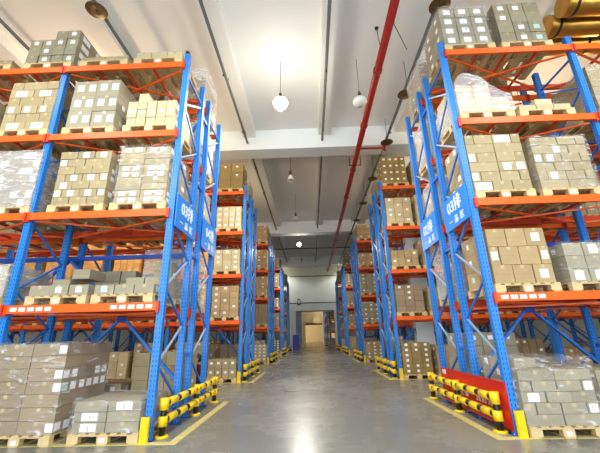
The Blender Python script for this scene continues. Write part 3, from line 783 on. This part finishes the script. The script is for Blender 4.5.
# ------------------------------------------------------------------ lamps
W1 = (1, .96, .88); W2 = (1, .74, .45); COOL = (.95, .98, 1)
def lamp(x, y, z, on_, label, power=0, globe=False, warm=(1, .93, .8)):
    t = thing('ceiling_lamp', (x, y, z), label, 'lamp', 'hanging lamps')
    g = MB(); g.tube((x, y, z+.35), (x, y, CEIL), .009, M['dark'], 5); g.build('chain', t, (x, y, z+.35))
    g = MB(); g.tube((x, y, z+.15), (x, y, z+.36), .075, M['lampw'], 12, r2=.05); g.build('housing', t, (x, y, z+.15))
    g = MB()
    if globe: g.lathe([(.05, .17), (.16, .13), (.23, .03), (.23, -.05), (.15, -.14), (.02, -.18), (.001, -.18)], M['bulb_off'], 18, (x, y, z))
    elif on_: k_ = 1.4 if y == 9.0 else 1; g.lathe([(.07*k_, .15), (.13*k_, .1), (.17*k_, 0), (.15*k_, -.1), (.08*k_, -.16*k_), (.001, -.18*k_)], M['bulb_on' if y == 9.0 else 'bulb_dim'], 18, (x, y, z))
    else: g.lathe([(.06, .15), (.10, .08), (.15, -.06), (.19, -.16), (.185, -.16), (.09, .07), (.001, .1)], M['bulb_off'], 18, (x, y, z))
    g.build('lamp_globe' if (globe or on_) else 'lamp_shade', t, (x, y, z))
    if power:
        l = bpy.data.lights.new('lamp_light', 'POINT' if warm == W2 else 'SPOT'); l.energy = power
        if l.type == 'SPOT': l.spot_size = math.radians(165); l.spot_blend = .35
        l.color = warm; l.shadow_soft_size = .25
        o = bpy.data.objects.new('lamp_light', l); C.objects.link(o); o.location = (x, y, z-.5)
    return t
lamp(-.78, 9.0, 8.75, True, 'brightly glowing lamp hanging over the near aisle', 700, warm=W1)
lamp(-.78, 14.4, 8.75, False, 'unlit bell lamp hanging just behind the first ceiling beam')
lamp(1.82, 9.1, 8.75, False, 'unlit round glass lamp beside the red pipe', globe=True)
lamp(-.80, 20.2, 8.75, False, 'unlit lamp hanging midway down the aisle')
lamp(-.80, 26.6, 8.75, True, 'distant glowing lamp near the end of the aisle', 1100, warm=W1)
lamp(-.80, 33.5, 8.75, False, 'small unlit lamp beyond the distant glowing lamp')
for i, (x, y, p, w) in enumerate([(-.78, -2.2, 500, COOL), (-.78, 3.2, 400, COOL), (-6.6, -1.5, 400, COOL), (6.0, -1.5, 400, COOL), (-6.6, 3.2, 250, W1), (6.0, 3.2, 250, W1),  # lamps on this line are added out of view to brighten the rack fronts
                                  (-7.5, 10.8, 450, W2), (8.2, 10.8, 250, W2), (-6.5, 18.5, 200, W2), (7.0, 18.5, 120, W2), (-7, 52, 500, W2), (7.5, 68, 1600, W2), (-6.5, 88, 1500, W2), (-4.6, 40.6, 480, COOL), (5.2, 40.6, 480, COOL)]):  # last pair is added, hidden by the beam, to brighten the end wall
    nm = ['added unseen over the camera for fill', 'added unseen overhead just in front of the camera for fill', 'added behind the camera on the left for fill', 'added behind the camera on the right for fill', 'added unseen over the left forecourt for fill', 'added unseen over the right forecourt for fill', 'in the first left cross aisle',
          'in the first right cross aisle', 'in the second left cross aisle', 'in the second right cross aisle', 'at the left beyond the far doorway', 'at the right midway through the second hall', 'at the left of the farthest room', 'left, added unseen behind the last ceiling beam to light the wall', 'right, added unseen behind the last ceiling beam to light the wall'][i]
    lamp(x, y, (9.95 if 39 < y < 42 else 8.75) if y < 80 else 5, True, f'glowing hanging lamp {nm}', p, warm=w)

# ------------------------------------------------------------------ the crouching person between the racks
def person(ox, oy):
    V = {}; E = []
    def P(n, x, y, z, r): V[n] = (ox+x, oy+y, z, r)
    P('pel', 0, 0, .33, .13); P('bel', .06, 0, .48, .125); P('che', .14, 0, .66, .14); P('nek', .20, 0, .80, .05); P('hd0', .22, 0, .86, .06); P('hd1', .235, 0, .95, .095); P('hd2', .23, 0, 1.02, .075)
    for s, n in ((-1, 'l'), (1, 'r')):
        P('hip'+n, .02, .09*s, .31, .09); P('kne'+n, .40, .13*s, .46, .065); P('cal'+n, .30, .13*s, .24, .055); P('ank'+n, .22, .13*s, .07, .042); P('toe'+n, .40, .15*s, .04, .035)
        P('sho'+n, .15, .17*s, .72, .06); P('elb'+n, .33, .20*s, .52, .042); P('wri'+n, .52, .14*s, .50, .03); P('pal'+n, .58, .12*s, .49, .032)
        E += [('pel', 'hip'+n), ('hip'+n, 'kne'+n), ('kne'+n, 'cal'+n), ('cal'+n, 'ank'+n), ('ank'+n, 'toe'+n), ('che', 'sho'+n), ('sho'+n, 'elb'+n), ('elb'+n, 'wri'+n), ('wri'+n, 'pal'+n)]
        for k in range(4):
            P(f'f{k}{n}', .635, (.12+(k-1.5)*.021)*s, .485, .009); P(f'g{k}{n}', .665, (.12+(k-1.5)*.022)*s, .462, .008)
            E += [('pal'+n, f'f{k}{n}'), (f'f{k}{n}', f'g{k}{n}')]
        P('th'+n, .60, .075*s, .50, .010); E += [('pal'+n, 'th'+n)]
    E += [('pel', 'bel'), ('bel', 'che'), ('che', 'nek'), ('nek', 'hd0'), ('hd0', 'hd1'), ('hd1', 'hd2')]
    names = list(V); idx = {n: i for i, n in enumerate(names)}
    me = bpy.data.meshes.new('person'); me.from_pydata([V[n][:3] for n in names], [(idx[a], idx[b]) for a, b in E], [])
    tmp = bpy.data.objects.new('tmp', me); C.objects.link(tmp)
    sk_ = tmp.modifiers.new('skin', 'SKIN'); tmp.modifiers.new('sub', 'SUBSURF').levels = 1
    for i, n in enumerate(names):
        r = V[n][3]; me.skin_vertices[0].data[i].radius = (r, r); me.skin_vertices[0].data[i].use_root = (n == 'pel')
    dg = bpy.context.evaluated_depsgraph_get(); m2 = bpy.data.meshes.new_from_object(tmp.evaluated_get(dg)); bpy.data.objects.remove(tmp)
    m2.materials.clear()
    for k in ('skin', 'shirt', 'jeans', 'shoe'): m2.materials.append(M[k])
    for p in m2.polygons:
        c = p.center; x, y, z = c.x-ox, c.y-oy, c.z; p.use_smooth = True
        if z < .085: k = 3
        elif z > .81 or x > .36 and z > .46 and abs(y) < .24 and not (x < .47 and z < .5): k = 0
        elif z > .42 and x < .27 or (z > .52 and x < .38): k = 1
        else: k = 2
        p.material_index = k
    m2.transform(Matrix.Translation((-ox, -oy, 0)))
    o = bpy.data.objects.new('person', m2); C.objects.link(o); o.location = (ox, oy, 0)
    o.rotation_euler.z = -1.35
    tag(o, 'person in dark red top and blue trousers crouching behind the left rack uprights', 'person')
    g = MB(); hx, hy = ox+.215, oy
    g.lathe([(.001, .125), (.06, .115), (.10, .07), (.112, .0), (.108, -.05), (.09, -.09), (.07, -.09)], M['hair'], 14, (hx-.02, hy, .965)); g.build('hair', o, (ox, oy, 0))
    g = MB()
    for s in (-1, 1):
        g.lathe([(.001, .012), (.01, .006), (.012, 0), (.01, -.006), (.001, -.012)], M['black'], 8, (ox+.325, oy+.034*s, .955))
    g.tube((ox+.325, oy, .93), (ox+.35, oy, .92), .012, M['skin'], 6); g.box(ox+.318, ox+.326, oy-.025, oy+.025, .885, .892, M['shirt']); g.build('face', o, (ox, oy, 0))
person(-3.33, 10.35)

# ------------------------------------------------------------------ world, camera, view
w = bpy.data.worlds.new('world'); SC.world = w; w.use_nodes = True
w.node_tree.nodes['Background'].inputs['Color'].default_value = (.84, .925, 1, 1)
w.node_tree.nodes['Background'].inputs['Strength'].default_value = 4.2

f, pi_, ya, ro = 332.3, .3196, .0262, .0234
cy, sy, ct, st = math.cos(ya), math.sin(ya), math.cos(pi_), math.sin(pi_)
r0 = Vector((cy, sy, 0)); f0 = Vector((-sy*ct, cy*ct, st)); u0 = r0.cross(f0)
R = r0*math.cos(ro)-u0*math.sin(ro); U = r0*math.sin(ro)+u0*math.cos(ro)
cd = bpy.data.cameras.new('camera'); cam = bpy.data.objects.new('camera', cd); C.objects.link(cam)
mt = Matrix((R, U, -f0)).transposed().to_4x4(); mt.translation = (0, 0, 1.5); cam.matrix_world = mt
cd.sensor_width = 36; cd.lens = f/600*36; cd.clip_start = .05; cd.clip_end = 300
SC.camera = cam
SC.view_settings.view_transform = 'Standard'; SC.view_settings.look = 'None'; SC.view_settings.gamma = 1
SC.view_settings.exposure = 0.5
